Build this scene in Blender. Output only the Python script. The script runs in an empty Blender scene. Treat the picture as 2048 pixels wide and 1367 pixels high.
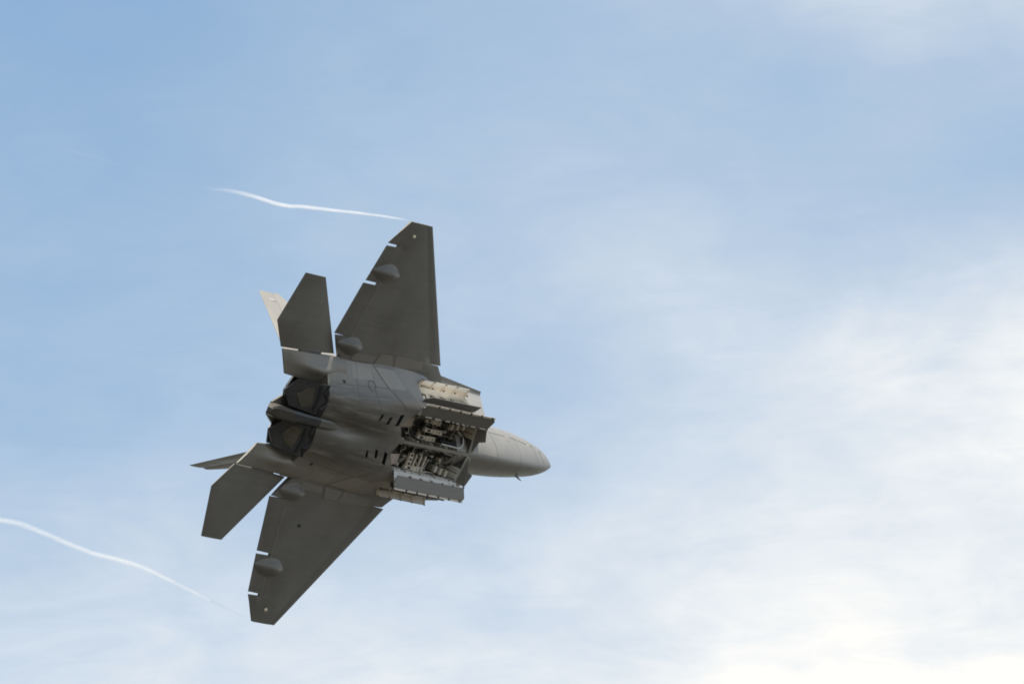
import bpy, bmesh, math, random
from mathutils import Matrix, Vector

# ------------------------------------------------------------------ camera, sky, sun, exposure
scene = bpy.context.scene
COL = scene.collection
R_ = math.radians
ELEV = R_(20.0)                     # the photographer looks up at 20 degrees
CAM_Z = 1.7

cam_data = bpy.data.cameras.new('camera')
cam = bpy.data.objects.new('camera', cam_data); COL.objects.link(cam)
cam_data.sensor_width = 36.0
cam_data.lens = 36.0 * 27040.0 / 2048.0
cam_data.clip_start = 1.0
cam_data.clip_end = 200000.0
cam.location = (0, 0, CAM_Z)
cam.rotation_euler = (R_(90) + ELEV, 0, 0)
scene.camera = cam

SUN_ELEV = R_(73.5)
SUN_AZ = R_(155.0)                  # clockwise from +Y (the view direction): high, behind and right of the photographer
sun_dir = Vector((math.sin(SUN_AZ) * math.cos(SUN_ELEV), math.cos(SUN_AZ) * math.cos(SUN_ELEV), math.sin(SUN_ELEV)))
sl = bpy.data.lights.new('sun', 'SUN'); sun = bpy.data.objects.new('sun', sl); COL.objects.link(sun)
sl.energy = 5.0; sl.angle = R_(0.53); sl.color = (1.0, 0.94, 0.85)
sun.rotation_euler = sun_dir.to_track_quat('Z', 'Y').to_euler()
sun.location = (0, -50, 100)

world = bpy.data.worlds.new('World'); scene.world = world; world.use_nodes = True
SKY_STRENGTH = 0.108

def build_world():
    nt = world.node_tree; N = nt.nodes; L = nt.links
    for n in list(N): N.remove(n)
    out = N.new('ShaderNodeOutputWorld'); bg = N.new('ShaderNodeBackground')
    bg.inputs['Strength'].default_value = SKY_STRENGTH
    L.new(bg.outputs[0], out.inputs['Surface'])
    sky = N.new('ShaderNodeTexSky'); sky.sky_type = 'NISHITA'; sky.sun_disc = False
    sky.sun_elevation = SUN_ELEV; sky.sun_rotation = SUN_AZ
    sky.altitude = 300; sky.air_density = 1.0; sky.dust_density = 1.2; sky.ozone_density = 1.6
    tc = N.new('ShaderNodeTexCoord')
    def math_(op, a, b=None, c=None, clamp=False):
        m = N.new('ShaderNodeMath'); m.operation = op; m.use_clamp = clamp
        for i, v in enumerate((a, b, c)):
            if v is None: continue
            if isinstance(v, (int, float)): m.inputs[i].default_value = v
            else: L.new(v, m.inputs[i])
        return m.outputs[0]
    sep = N.new('ShaderNodeSeparateXYZ'); L.new(tc.outputs['Generated'], sep.inputs[0])
    x, y, z = sep.outputs
    deg = 180 / math.pi
    az = math_('MULTIPLY', math_('ARCTAN2', x, y), deg)           # degrees, 0 = +Y
    el = math_('MULTIPLY', math_('ARCSINE', z), deg)
    comb = N.new('ShaderNodeCombineXYZ'); L.new(az, comb.inputs[0]); L.new(el, comb.inputs[1])
    def noise(scale, detail, rough, sx=1.0, sy=1.0, off=(0, 0, 0), dist=0.0, rot=0.0):
        mp = N.new('ShaderNodeMapping'); L.new(comb.outputs[0], mp.inputs[0])
        mp.inputs['Scale'].default_value = (sx, sy, 1); mp.inputs['Location'].default_value = off
        mp.inputs['Rotation'].default_value = (0, 0, rot)
        t = N.new('ShaderNodeTexNoise'); L.new(mp.outputs[0], t.inputs['Vector'])
        t.inputs['Scale'].default_value = scale; t.inputs['Detail'].default_value = detail
        t.inputs['Roughness'].default_value = rough; t.inputs['Distortion'].default_value = dist
        return t
    # thin high cloud: broad veils, soft banks, and wisps combed along the wind
    warp = noise(0.9, 4, 0.55, off=(3.1, 7.7, 0))
    wsep = N.new('ShaderNodeSeparateColor'); L.new(warp.outputs['Color'], wsep.inputs[0])
    waz = math_('ADD', az, math_('MULTIPLY', math_('SUBTRACT', wsep.outputs[0], 0.5), 1.3))
    wel = math_('ADD', el, math_('MULTIPLY', math_('SUBTRACT', wsep.outputs[1], 0.5), 0.8))
    def bank(a, e, ra, re_, wgt, tilt=0.0):
        da = math_('SUBTRACT', waz, a); de = math_('SUBTRACT', wel, e)
        c_, s_ = math.cos(tilt), math.sin(tilt)
        u = math_('DIVIDE', math_('ADD', math_('MULTIPLY', da, c_), math_('MULTIPLY', de, s_)), ra)
        v = math_('DIVIDE', math_('SUBTRACT', math_('MULTIPLY', de, c_), math_('MULTIPLY', da, s_)), re_)
        q = math_('ADD', math_('MULTIPLY', u, u), math_('MULTIPLY', v, v))
        return math_('MULTIPLY', math_('POWER', 2.718, math_('MULTIPLY', q, -1.0)), wgt)
    def ramp_(v, a, b, lo, hi):
        r = N.new('ShaderNodeMapRange'); r.interpolation_type = 'SMOOTHSTEP'; L.new(v, r.inputs[0])
        for k, q in enumerate((a, b, lo, hi)): r.inputs[1 + k].default_value = q
        return r.outputs[0]
    # veil thickening towards the horizon, a bank on the right, a brighter one below it, thin patches above
    tot = ramp_(wel, 19.8, 18.5, 0.0, 0.36)
    for b in (bank(2.45, 19.85, 1.3, 0.46, 0.58, -0.05), bank(1.9, 19.15, 1.5, 0.45, 0.25), bank(2.0, 18.2, 1.35, 0.50, 0.72), bank(2.2, 21.6, 1.7, 0.36, 0.26, -0.12),
              bank(0.6, 20.9, 1.6, 0.8, 0.08), bank(0.8, 20.2, 0.9, 0.3, 0.10), bank(-0.6, 18.35, 0.8, 0.3, 0.06)):
        tot = math_('ADD', tot, b)
    far = noise(0.045, 6, 0.55, off=(11.2, 5.5, 0), sy=1.6)          # unseen cloud over the rest of the sky, thickened to brighten the jet's flank
    tot = math_('ADD', tot, math_('MULTIPLY', math_('SUBTRACT', far.outputs['Fac'], 0.40), 1.8, clamp=True))
    mid = noise(0.8, 5, 0.5, sx=0.7, sy=1.2, off=(0.4, 2.2, 0), dist=0.6, rot=0.25)
    wisp = noise(1.9, 7, 0.58, sx=0.6, sy=1.5, off=(5.0, 1.0, 0), dist=1.0, rot=-0.2)
    tex = math_('ADD', math_('MULTIPLY', math_('SUBTRACT', mid.outputs['Fac'], 0.5), 0.55),
                math_('MULTIPLY', math_('SUBTRACT', wisp.outputs['Fac'], 0.5), 0.5))
    amp = math_('ADD', math_('MULTIPLY', tot, 1.5), 0.05)
    fib = noise(4.5, 8, 0.62, sx=0.45, sy=1.6, off=(2.0, 9.0, 0), dist=1.6, rot=0.12)
    tex = math_('ADD', tex, math_('MULTIPLY', math_('SUBTRACT', fib.outputs['Fac'], 0.5), 0.24))
    cov = math_('ADD', math_('ADD', tot, ramp_(waz, -2.4, 0.3, 0.035, 0.125)), math_('MULTIPLY', tex, amp), clamp=True)
    mix = N.new('ShaderNodeMix'); mix.data_type = 'RGBA'
    L.new(cov, mix.inputs['Factor']); 
    hue = N.new('ShaderNodeMix'); hue.data_type = 'RGBA'; hue.blend_type = 'MULTIPLY'; hue.inputs['Factor'].default_value = 1.0
    L.new(sky.outputs[0], hue.inputs['A']); hue.inputs['B'].default_value = (1.03, 1.17, 1.11, 1)
    L.new(hue.outputs['Result'], mix.inputs['A'])
    mix.inputs['B'].default_value = (6.65, 6.6, 6.4, 1)
    L.new(mix.outputs['Result'], bg.inputs['Color'])
build_world()

scene.view_settings.view_transform = 'Standard'
scene.view_settings.look = 'None'
scene.view_settings.exposure = 0.5
scene.view_settings.gamma = 1.0
scene.view_settings.use_curve_mapping = False
scene.cycles.max_bounces = 8
scene.cycles.volume_bounces = 3
scene.cycles.volume_step_rate = 0.5
scene.cycles.use_denoising = True
scene.cycles.filter_width = 1.8

# ------------------------------------------------------------------ materials
def mat_new(name):
    m = bpy.data.materials.new(name); m.use_nodes = True
    return m, m.node_tree, m.node_tree.nodes['Principled BSDF']

def paint(name, col, rough=0.5, metal=0.0, mottle=0.12, scale=1.3, streak=0.08, spec=0.4, bump=0.0):
    """painted skin: slow mottling plus streaks drawn along the airflow (object X)"""
    m, nt, bs = mat_new(name); N = nt.nodes; L = nt.links
    tc = N.new('ShaderNodeTexCoord')
    n1 = N.new('ShaderNodeTexNoise'); n1.inputs['Scale'].default_value = scale; n1.inputs['Detail'].default_value = 6
    n1.inputs['Roughness'].default_value = 0.6
    L.new(tc.outputs['Object'], n1.inputs['Vector'])
    mp = N.new('ShaderNodeMapping'); mp.inputs['Scale'].default_value = (0.35, 6.0, 6.0); L.new(tc.outputs['Object'], mp.inputs[0])
    n2 = N.new('ShaderNodeTexNoise'); n2.inputs['Scale'].default_value = 1.6; n2.inputs['Detail'].default_value = 5
    L.new(mp.outputs[0], n2.inputs['Vector'])
    def rng(src, lo, hi):
        r = N.new('ShaderNodeMapRange'); r.inputs[1].default_value = 0.3; r.inputs[2].default_value = 0.7
        r.inputs[3].default_value = lo; r.inputs[4].default_value = hi
        L.new(src, r.inputs[0]); return r.outputs[0]
    a = rng(n1.outputs['Fac'], 1 - mottle, 1 + mottle); b = rng(n2.outputs['Fac'], 1 - streak, 1 + streak)
    mu = N.new('ShaderNodeMath'); mu.operation = 'MULTIPLY'; L.new(a, mu.inputs[0]); L.new(b, mu.inputs[1])
    vm = N.new('ShaderNodeVectorMath'); vm.operation = 'SCALE'; vm.inputs[0].default_value = col; L.new(mu.outputs[0], vm.inputs['Scale'])
    L.new(vm.outputs[0], bs.inputs['Base Color'])
    rr = rng(n1.outputs['Fac'], rough - 0.06, rough + 0.08); L.new(rr, bs.inputs['Roughness'])
    bs.inputs['Metallic'].default_value = metal
    bs.inputs['Specular IOR Level'].default_value = spec
    if bump:
        bp = N.new('ShaderNodeBump'); bp.inputs['Strength'].default_value = bump; bp.inputs['Distance'].default_value = 0.02
        L.new(n1.outputs['Fac'], bp.inputs['Height']); L.new(bp.outputs[0], bs.inputs['Normal'])
    return m

M = {}
M['skin'] = paint('airframe_grey_paint', (0.148, 0.139, 0.123), 0.42, 0.2, 0.17, 0.7, 0.05, 0.4)
M['skin_nose'] = paint('forebody_grey_paint', (0.250, 0.240, 0.218), 0.40, 0.15, 0.10, 0.9, 0.025, 0.4)
M['skin_boom'] = paint('boom_grey_paint', (0.222, 0.207, 0.181), 0.42, 0.15, 0.12, 1.4, 0.05, 0.4)
M['tan'] = paint('tan_primer', (0.34, 0.27, 0.205), 0.55, 0.0, 0.15, 4.0, 0.05)
M['fairing_brown'] = paint('heat_browned_fairing', (0.072, 0.062, 0.05), 0.5, 0.2, 0.2, 3.0, 0.1)
M['skin_light'] = paint('light_grey_paint', (0.30, 0.282, 0.25), 0.44, 0.05, 0.06, 1.2, 0.02, 0.35)
M['skin_dark'] = paint('dark_grey_paint', (0.14, 0.135, 0.124), 0.44, 0.2, 0.08, 1.2, 0.02, 0.35)
M['panel_light'] = paint('panel_light_grey', (0.29, 0.27, 0.237), 0.42, 0.2, 0.08, 1.2, 0.02, 0.4)
M['panel_pale'] = paint('pale_grey_stripe', (0.37, 0.355, 0.325), 0.45, 0.0, 0.05, 2.0, 0.02, 0.4)
M['panel_dark'] = paint('panel_dark_grey', (0.195, 0.181, 0.159), 0.42, 0.2, 0.08, 1.2, 0.02, 0.4)
M['edge'] = paint('edge_coating_grey', (0.140, 0.132, 0.117), 0.46, 0.2, 0.10, 2.0, 0.05, 0.35)
M['white'] = paint('bay_white_enamel', (0.70, 0.68, 0.63), 0.42, 0.0, 0.07, 3.0, 0.04, 0.4)
M['cream'] = paint('bay_cream_primer', (0.66, 0.585, 0.485), 0.5, 0.0, 0.12, 4.0, 0.05, 0.4)
M['door_dark'] = paint('shaded_door_skin', (0.085, 0.085, 0.083), 0.5, 0.0, 0.1, 2.0, 0.02)
M['dark'] = paint('black_rubber', (0.018, 0.019, 0.02), 0.6, 0.0, 0.2, 5.0, 0.05)
M['steel'] = paint('tube_steel', (0.42, 0.42, 0.40), 0.35, 0.85, 0.1, 5.0, 0.05)
M['olive'] = paint('olive_equipment', (0.17, 0.16, 0.12), 0.55, 0.0, 0.2, 5.0, 0.05)
M['nozzle'] = paint('heat_stained_nozzle_metal', (0.062, 0.064, 0.064), 0.42, 0.5, 0.25, 2.2, 0.18)
M['nozzle_tan'] = paint('scorched_nozzle_panel', (0.095, 0.083, 0.062), 0.5, 0.3, 0.25, 2.5, 0.15)
M['nozzle_dark'] = paint('sooted_nozzle_band', (0.028, 0.030, 0.032), 0.45, 0.4, 0.2, 3.0, 0.1)
M['bay_dark'] = paint('shadow_grey_bay_roof', (0.075, 0.074, 0.068), 0.6, 0.0, 0.3, 5.0, 0.05)  # coloured dark so the bay voids look shaded
M['line'] = paint('panel_seam', (0.15, 0.142, 0.128), 0.6, 0.0, 0.1, 3.0, 0.02)
M['insignia'] = paint('low_visibility_marking', (0.165, 0.160, 0.152), 0.5, 0.0, 0.08, 4.0, 0.02)
M['lamp'] = paint('lamp_lens', (0.85, 0.75, 0.52), 0.15, 0.0, 0.02, 9.0, 0.02)
def glass():
    m, nt, bs = mat_new('canopy_glass')
    bs.inputs['Base Color'].default_value = (0.35, 0.28, 0.16, 1); bs.inputs['Roughness'].default_value = 0.05
    bs.inputs['Metallic'].default_value = 0.6
    return m
M['glass'] = glass()

def fuselage_paint():
    """grey paint, a paler coat painting sunlight on the intake cheeks, and exhaust and oil stains streaked along the engine bays, widened to paint in shade"""
    m = paint('fuselage_grey_paint', (1, 1, 1), 0.42, 0.2, 0.09, 0.9, 0.03, 0.4)
    nt = m.node_tree; N = nt.nodes; L = nt.links; bs = N['Principled BSDF']
    tone = bs.inputs['Base Color'].links[0].from_socket
    tc = N.new('ShaderNodeTexCoord'); sep = N.new('ShaderNodeSeparateXYZ'); L.new(tc.outputs['Object'], sep.inputs[0])
    def noise(sc, scale):
        mp = N.new('ShaderNodeMapping'); mp.inputs['Scale'].default_value = sc; L.new(tc.outputs['Object'], mp.inputs[0])
        n = N.new('ShaderNodeTexNoise'); n.inputs['Scale'].default_value = scale; n.inputs['Detail'].default_value = 6; L.new(mp.outputs[0], n.inputs['Vector']); return n.outputs['Fac']
    def math_(op, a, b, clamp=False):
        q = N.new('ShaderNodeMath'); q.operation = op; q.use_clamp = clamp
        for i, v in enumerate((a, b)):
            if isinstance(v, (int, float)): q.inputs[i].default_value = v
            else: L.new(v, q.inputs[i])
        return q.outputs[0]
    def ramp(v, a, b):
        r = N.new('ShaderNodeMapRange'); r.interpolation_type = 'SMOOTHSTEP'; L.new(v, r.inputs[0]); r.inputs[1].default_value = a; r.inputs[2].default_value = b; return r.outputs[0]
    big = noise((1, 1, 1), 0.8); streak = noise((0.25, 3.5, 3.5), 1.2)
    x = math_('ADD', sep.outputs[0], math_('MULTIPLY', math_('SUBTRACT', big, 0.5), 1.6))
    front = ramp(x, -7.5, -6.6)  # forward part paler: sunlight on the intake cheeks put into the colour
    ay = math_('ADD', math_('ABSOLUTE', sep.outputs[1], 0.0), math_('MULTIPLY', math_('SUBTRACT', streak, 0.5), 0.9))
    stain_shade = math_('MULTIPLY', math_('MULTIPLY', ramp(x, -9.6, -12.0), ramp(ay, 1.75, 0.85)), ramp(streak, 0.2, 0.55))  # stain streaks, spread outwards to paint the underside's shade as well
    def mixc(f, a, b):
        q = N.new('ShaderNodeMix'); q.data_type = 'RGBA'; L.new(f, q.inputs['Factor'])
        for k, v in (('A', a), ('B', b)):
            if isinstance(v, tuple): q.inputs[k].default_value = v + (1,)
            else: L.new(v, q.inputs[k])
        return q.outputs['Result']
    c = mixc(front, (0.262, 0.243, 0.212), (0.285, 0.270, 0.242)); c = mixc(stain_shade, c, (0.098, 0.088, 0.073))
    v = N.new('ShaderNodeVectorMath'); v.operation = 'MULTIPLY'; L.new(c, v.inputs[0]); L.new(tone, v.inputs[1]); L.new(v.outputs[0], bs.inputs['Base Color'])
    return m
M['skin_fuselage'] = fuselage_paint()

# ------------------------------------------------------------------ mesh helpers.  (s, y, z): metres aft of the nose, to starboard, up
def link(name, me, mats, parent):
    o = bpy.data.objects.new(name, me); COL.objects.link(o)
    for m in (mats if isinstance(mats, (list, tuple)) else [mats]): me.materials.append(M[m] if isinstance(m, str) else m)
    if parent is not None: o.parent = parent
    return o

def mk(name, verts, faces, mats, parent, smooth=None, midx=None, recalc=True):
    me = bpy.data.meshes.new(name)
    me.from_pydata([(-v[0], -v[1], v[2]) for v in verts], [], faces)
    if midx:
        for p, i in zip(me.polygons, midx): p.material_index = i
    if recalc:
        bm = bmesh.new(); bm.from_mesh(me)
        bmesh.ops.recalc_face_normals(bm, faces=bm.faces); bm.to_mesh(me); bm.free()
    if smooth is not None:
        me.polygons.foreach_set('use_smooth', [True] * len(me.polygons))
        me.set_sharp_from_angle(angle=R_(smooth))
    me.update()
    return link(name, me, mats, parent)

def mirror(v): return (v[0], -v[1], v[2])
def side(vs, sg): return [(v[0], sg * v[1], v[2]) for v in vs]

def lerp(a, b, t): return a + (b - a) * t
def table(tab, x):
    if x <= tab[0][0]: return tab[0][1]
    for (x0, v0), (x1, v1) in zip(tab, tab[1:]):
        if x <= x1:
            t = (x - x0) / (x1 - x0); return lerp(v0, v1, t)
    return tab[-1][1]
def cubic(tab, x):
    """smooth interpolation through a table"""
    n = len(tab)
    if x <= tab[0][0]: return tab[0][1]
    if x >= tab[-1][0]: return tab[-1][1]
    for i in range(n - 1):
        if x <= tab[i + 1][0]: break
    x0, p1 = tab[i]; x1, p2 = tab[i + 1]; h = x1 - x0
    def slope(k):
        if k == 0: return (tab[1][1] - tab[0][1]) / (tab[1][0] - tab[0][0])
        if k == n - 1: return (tab[-1][1] - tab[-2][1]) / (tab[-1][0] - tab[-2][0])
        a = (tab[k][1] - tab[k-1][1]) / (tab[k][0] - tab[k-1][0]); b = (tab[k+1][1] - tab[k][1]) / (tab[k+1][0] - tab[k][0])
        return 0 if a * b <= 0 else 2 * a * b / (a + b)
    m1, m2 = slope(i), slope(i + 1); t = (x - x0) / h
    return (2*t**3-3*t*t+1)*p1 + (t**3-2*t*t+t)*h*m1 + (-2*t**3+3*t*t)*p2 + (t**3-t*t)*h*m2

def plate(name, poly, thick, mats, parent, edge=None, dirn=None, smooth=None):
    """flat plate from an outline of (s,y,z) points, thickened along its own normal (or dirn); mats = (face a, face b, rim)"""
    P = [Vector(p) for p in poly]
    n = Vector((0, 0, 0))
    for i in range(len(P)):
        a, b = P[i], P[(i + 1) % len(P)]; n += a.cross(b)
    n.normalize()
    if dirn is not None and n.dot(Vector(dirn)) < 0: n = -n
    k = len(P); V = [tuple(p) for p in P] + [tuple(p + n * thick) for p in P]
    F = [tuple(range(k)), tuple(range(2*k - 1, k - 1, -1))] + [(i, (i+1) % k, k + (i+1) % k, k + i) for i in range(k)]
    mi = [0, min(1, len(mats)-1) if not isinstance(mats, str) else 0] + [min(2, len(mats)-1) if not isinstance(mats, str) else 0] * k
    return mk(name, V, F, mats, parent, smooth, mi)

def box(name, c, h, mats, parent, bevel=0.0, rot=None):
    V = []
    for dx in (-1, 1):
        for dy in (-1, 1):
            for dz in (-1, 1):
                v = Vector((dx*h[0], dy*h[1], dz*h[2]))
                if rot is not None: v = rot @ v
                V.append((c[0]+v.x, c[1]+v.y, c[2]+v.z))
    F = [(0,1,3,2),(4,6,7,5),(0,4,5,1),(2,3,7,6),(0,2,6,4),(1,5,7,3)]
    o = mk(name, V, F, mats, parent)
    if bevel:
        bm = bmesh.new(); bm.from_mesh(o.data)
        bmesh.ops.bevel(bm, geom=bm.edges[:], offset=bevel, segments=1, affect='EDGES'); bm.to_mesh(o.data); bm.free()
    return o

def tube_geo(path, rad, n=8):
    """swept tube; rad a number or a list; returns verts, faces"""
    P = [Vector(p) for p in path]; V = []; F = []
    up = Vector((0.13, 0.21, 0.97)); k = len(P)
    for i, p in enumerate(P):
        t = (P[min(i+1, k-1)] - P[max(i-1, 0)]).normalized()
        u = t.cross(up)
        if u.length < 1e-4: u = t.cross(Vector((1, 0, 0)))
        u.normalize(); w = t.cross(u); r = rad[i] if isinstance(rad, (list, tuple)) else rad
        for j in range(n):
            a = 2*math.pi*j/n; V.append(tuple(p + (u*math.cos(a) + w*math.sin(a))*r))
    for i in range(k-1):
        for j in range(n):
            F.append((i*n+j, i*n+(j+1) % n, (i+1)*n+(j+1) % n, (i+1)*n+j))
    F.append(tuple(range(n-1, -1, -1))); F.append(tuple(range((k-1)*n, k*n)))
    return V, F
def tube(name, path, rad, mats, parent, n=8):
    V, F = tube_geo(path, rad, n); return mk(name, V, F, mats, parent, 40)

def smooth_path(pts, n=6):
    P = [Vector(p) for p in pts]; out = []
    for i in range(len(P)-1):
        p0 = P[max(i-1, 0)]; p1 = P[i]; p2 = P[i+1]; p3 = P[min(i+2, len(P)-1)]
        for k in range(n):
            t = k/n
            out.append(0.5*((2*p1)+(p2-p0)*t+(2*p0-5*p1+4*p2-p3)*t*t+(3*p1-p0-3*p2+p3)*t**3))
    out.append(P[-1]); return out

# ------------------------------------------------------------------ ground (outside the frame; it throws light back up at the jet)
def build_ground():
    me = bpy.data.meshes.new('ground'); S = 30000.0; n = 12
    V = [(-S + 2*S*i/n, -S + 2*S*j/n, 0) for i in range(n+1) for j in range(n+1)]
    F = [(i*(n+1)+j, (i+1)*(n+1)+j, (i+1)*(n+1)+j+1, i*(n+1)+j+1) for i in range(n) for j in range(n)]
    me.from_pydata(V, [], F)
    m, nt, bs = mat_new('dry_airfield_grass'); N = nt.nodes; L = nt.links
    tc = N.new('ShaderNodeTexCoord'); a = N.new('ShaderNodeTexNoise'); a.inputs['Scale'].default_value = 0.02; a.inputs['Detail'].default_value = 10
    L.new(tc.outputs['Object'], a.inputs['Vector'])
    r = N.new('ShaderNodeValToRGB'); L.new(a.outputs['Fac'], r.inputs[0])
    r.color_ramp.elements[0].position = 0.3; r.color_ramp.elements[0].color = (0.035, 0.034, 0.026, 1)
    r.color_ramp.elements[1].position = 0.7; r.color_ramp.elements[1].color = (0.056, 0.050, 0.040, 1)
    L.new(r.outputs[0], bs.inputs['Base Color']); bs.inputs['Roughness'].default_value = 0.95
    o = link('ground', me, m, None); o['kind'] = 'structure'; o['label'] = 'dry grass airfield below the flying jet'
build_ground()

# ------------------------------------------------------------------ the jet: root
ROT = Matrix(((0.5049, -0.3696, -0.7801), (0.1116, 0.9241, -0.3656), (0.856, 0.0975, 0.5078)))   # body (fwd, left, up) -> (right, down, away)
x_ = Vector(ROT.col[0]).normalized(); y_ = Vector(ROT.col[1]); y_ = (y_ - x_*x_.dot(y_)).normalized(); z_ = x_.cross(y_)
TRN = Vector((1.12417414, 3.96008066, 435.79245652))
A_right = Vector((1, 0, 0)); A_down = Vector((0, math.sin(ELEV), -math.cos(ELEV))); A_fwd = Vector((0, math.cos(ELEV), math.sin(ELEV)))
def axes(v): return A_right*v.x + A_down*v.y + A_fwd*v.z
bx, by, bz = axes(x_), axes(y_), axes(z_)
origin = Vector((0, 0, CAM_Z)) + axes(TRN)
JET_M = Matrix(((bx.x, by.x, bz.x, origin.x), (bx.y, by.y, bz.y, origin.y), (bx.z, by.z, bz.z, origin.z), (0, 0, 0, 1)))
jet = bpy.data.objects.new('fighter_jet', None); COL.objects.link(jet); jet.empty_display_size = 3
jet.matrix_world = JET_M
jet['label'] = 'grey twin-tailed fighter jet banking away with its weapons bays open'
jet['category'] = 'fighter jet'

# ------------------------------------------------------------------ forebody
FW = [(0, 0.0), (0.03, 0.045), (0.1, 0.105), (0.25, 0.205), (0.45, 0.31), (0.9, 0.475), (1.4, 0.585), (2, 0.68), (3, 0.785), (4, 0.835), (5, 0.87), (6.2, 0.90), (7.2, 0.92)]
FZC = [(0, -0.145), (0.5, -0.08), (1, 0.0), (2, 0.09), (3, 0.12), (7.2, 0.12)]
FZB = [(0, -0.146), (0.03, -0.175), (0.1, -0.215), (0.25, -0.285), (0.45, -0.365), (0.9, -0.51), (1.4, -0.63), (2, -0.735), (3, -0.855), (4, -0.925), (5, -0.955), (6, -0.965), (7.2, -0.965)]
FZT = [(0, -0.144), (0.03, -0.09), (0.25, 0.04), (0.9, 0.25), (2, 0.48), (3, 0.62), (4.5, 0.72), (7.2, 0.82)]
def fore_low(s, y):
    w = cubic(FW, s); zc = cubic(FZC, s); zb = cubic(FZB, s)
    e = min(1.0, abs(y) / max(w, 1e-6))
    return zc + (zb - zc) * (1 - e ** 1.6) ** (1 / 1.25)
def build_forebody():
    st = [0.0, 0.012, 0.03, 0.06, 0.1, 0.16, 0.25, 0.35, 0.45, 0.6, 0.75] + [0.9 + 0.18*i for i in range(36)]
    nl = 22; V = []; F = []; ring = 4*nl
    for s in st:
        w = max(cubic(FW, s), 0.001); zc = cubic(FZC, s); zt = cubic(FZT, s); zb = cubic(FZB, s)
        for k in range(ring):
            a = 2*math.pi*k/ring; cy = math.cos(a); sz = math.sin(a)
            # cluster points towards the chine
            y = w * math.copysign(abs(cy)**0.85, cy)
            e = min(1, abs(y)/w)
            if sz >= 0: z = zc + (zt - zc)*(1 - e**1.9)**(1/1.5)
            else: z = zc + (zb - zc)*(1 - e**1.6)**(1/1.25)
            V.append((s, y, z))
    for i in range(len(st)-1):
        for k in range(ring):
            F.append((i*ring+k, i*ring+(k+1) % ring, (i+1)*ring+(k+1) % ring, (i+1)*ring+k))
    F.append(tuple(range(ring))); F.append(tuple(range(len(V)-1, len(V)-1-ring, -1)))
    return mk('forebody', V, F, 'skin_nose', jet, 50)
forebody = build_forebody()

# canopy
def build_canopy():
    V = []; F = []; st = [2.6 + 0.16*i for i in range(26)]; n = 16
    for s in st:
        t = (s-2.6)/(st[-1]-2.6); h = 0.78*math.sin(math.pi*t**0.62)**0.8 if 0 < t < 1 else 0.0
        w = 0.50*math.sin(math.pi*min(1, t)**0.7)**0.6 if 0 < t < 1 else 0.01
        zb = cubic(FZT, s) - 0.14
        for k in range(n+1):
            a = math.pi*k/n; V.append((s, w*math.cos(a), zb + 0.04 + h*math.sin(a)))
    for i in range(len(st)-1):
        for k in range(n): F.append((i*(n+1)+k, i*(n+1)+k+1, (i+1)*(n+1)+k+1, (i+1)*(n+1)+k))
    c = mk('canopy', V, F, 'glass', jet, 60)
    V2, F2 = tube_geo([(3.6, 0.47*math.cos(math.pi*k/14), cubic(FZT, 3.6)-0.12 + 0.79*math.sin(math.pi*k/14)) for k in range(15)], 0.02, 6)
    mk('canopy_frame', V2, F2, 'skin_dark', c, 40)
build_canopy()

# ------------------------------------------------------------------ centre fuselage
SEC = [
 (5.40, [(0,-.93),(.4,-.955),(.8,-.955),(1.08,-.94),(1.22,-.86),(1.39,-.60),(1.60,-.22),(1.76,.075),(1.877,.10)]),
 (7.00, [(0,-.985),(.4,-.985),(.8,-.985),(1.14,-.975),(1.32,-.90),(1.50,-.63),(1.71,-.25),(1.84,.06),(2.02,.10)]),
 (8.30, [(0,-.985),(.4,-.985),(.8,-.985),(1.15,-.975),(1.35,-.90),(1.54,-.64),(1.755,-.26),(1.87,.03),(2.13,.08)]),
 (9.50, [(0,-.985),(.4,-.985),(.8,-.985),(1.14,-.975),(1.36,-.89),(1.56,-.66),(1.77,-.42),(1.98,-.20),(2.20,.03)]),
 (10.5, [(0,-.985),(.4,-.985),(.8,-.985),(1.11,-.965),(1.34,-.875),(1.56,-.67),(1.78,-.46),(2.00,-.27),(2.24,-.03)]),
 (11.3, [(0,-.965),(.37,-.98),(.74,-.99),(1.05,-.955),(1.30,-.845),(1.54,-.655),(1.78,-.46),(2.00,-.29),(2.22,-.06)]),
 (12.2, [(0,-.90),(.33,-.965),(.68,-.99),(1.00,-.935),(1.25,-.80),(1.48,-.62),(1.73,-.43),(1.96,-.27),(2.18,-.08)]),
 (13.4, [(0,-.76),(.30,-.90),(.65,-.955),(.97,-.88),(1.19,-.74),(1.42,-.565),(1.66,-.39),(1.88,-.24),(2.10,-.08)]),
 (14.4, [(0,-.66),(.27,-.81),(.65,-.865),(.95,-.79),(1.14,-.65),(1.36,-.49),(1.60,-.345),(1.84,-.20),(2.05,-.08)]),
 (15.25,[(0,-.60),(.25,-.70),(.65,-.74),(.93,-.69),(1.12,-.56),(1.33,-.42),(1.58,-.30),(1.83,-.18),(2.03,-.07)]),
]
TOPZ = [(5.4, 0.80), (8, 0.86), (11, 0.72), (13, 0.55), (15.25, 0.42)]
NS = 9
def sec_at(s):
    out = []
    for k in range(NS):
        out.append((cubic([(q[0], q[1][k][0]) for q in SEC], s), cubic([(q[0], q[1][k][1]) for q in SEC], s)))
    return out
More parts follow.
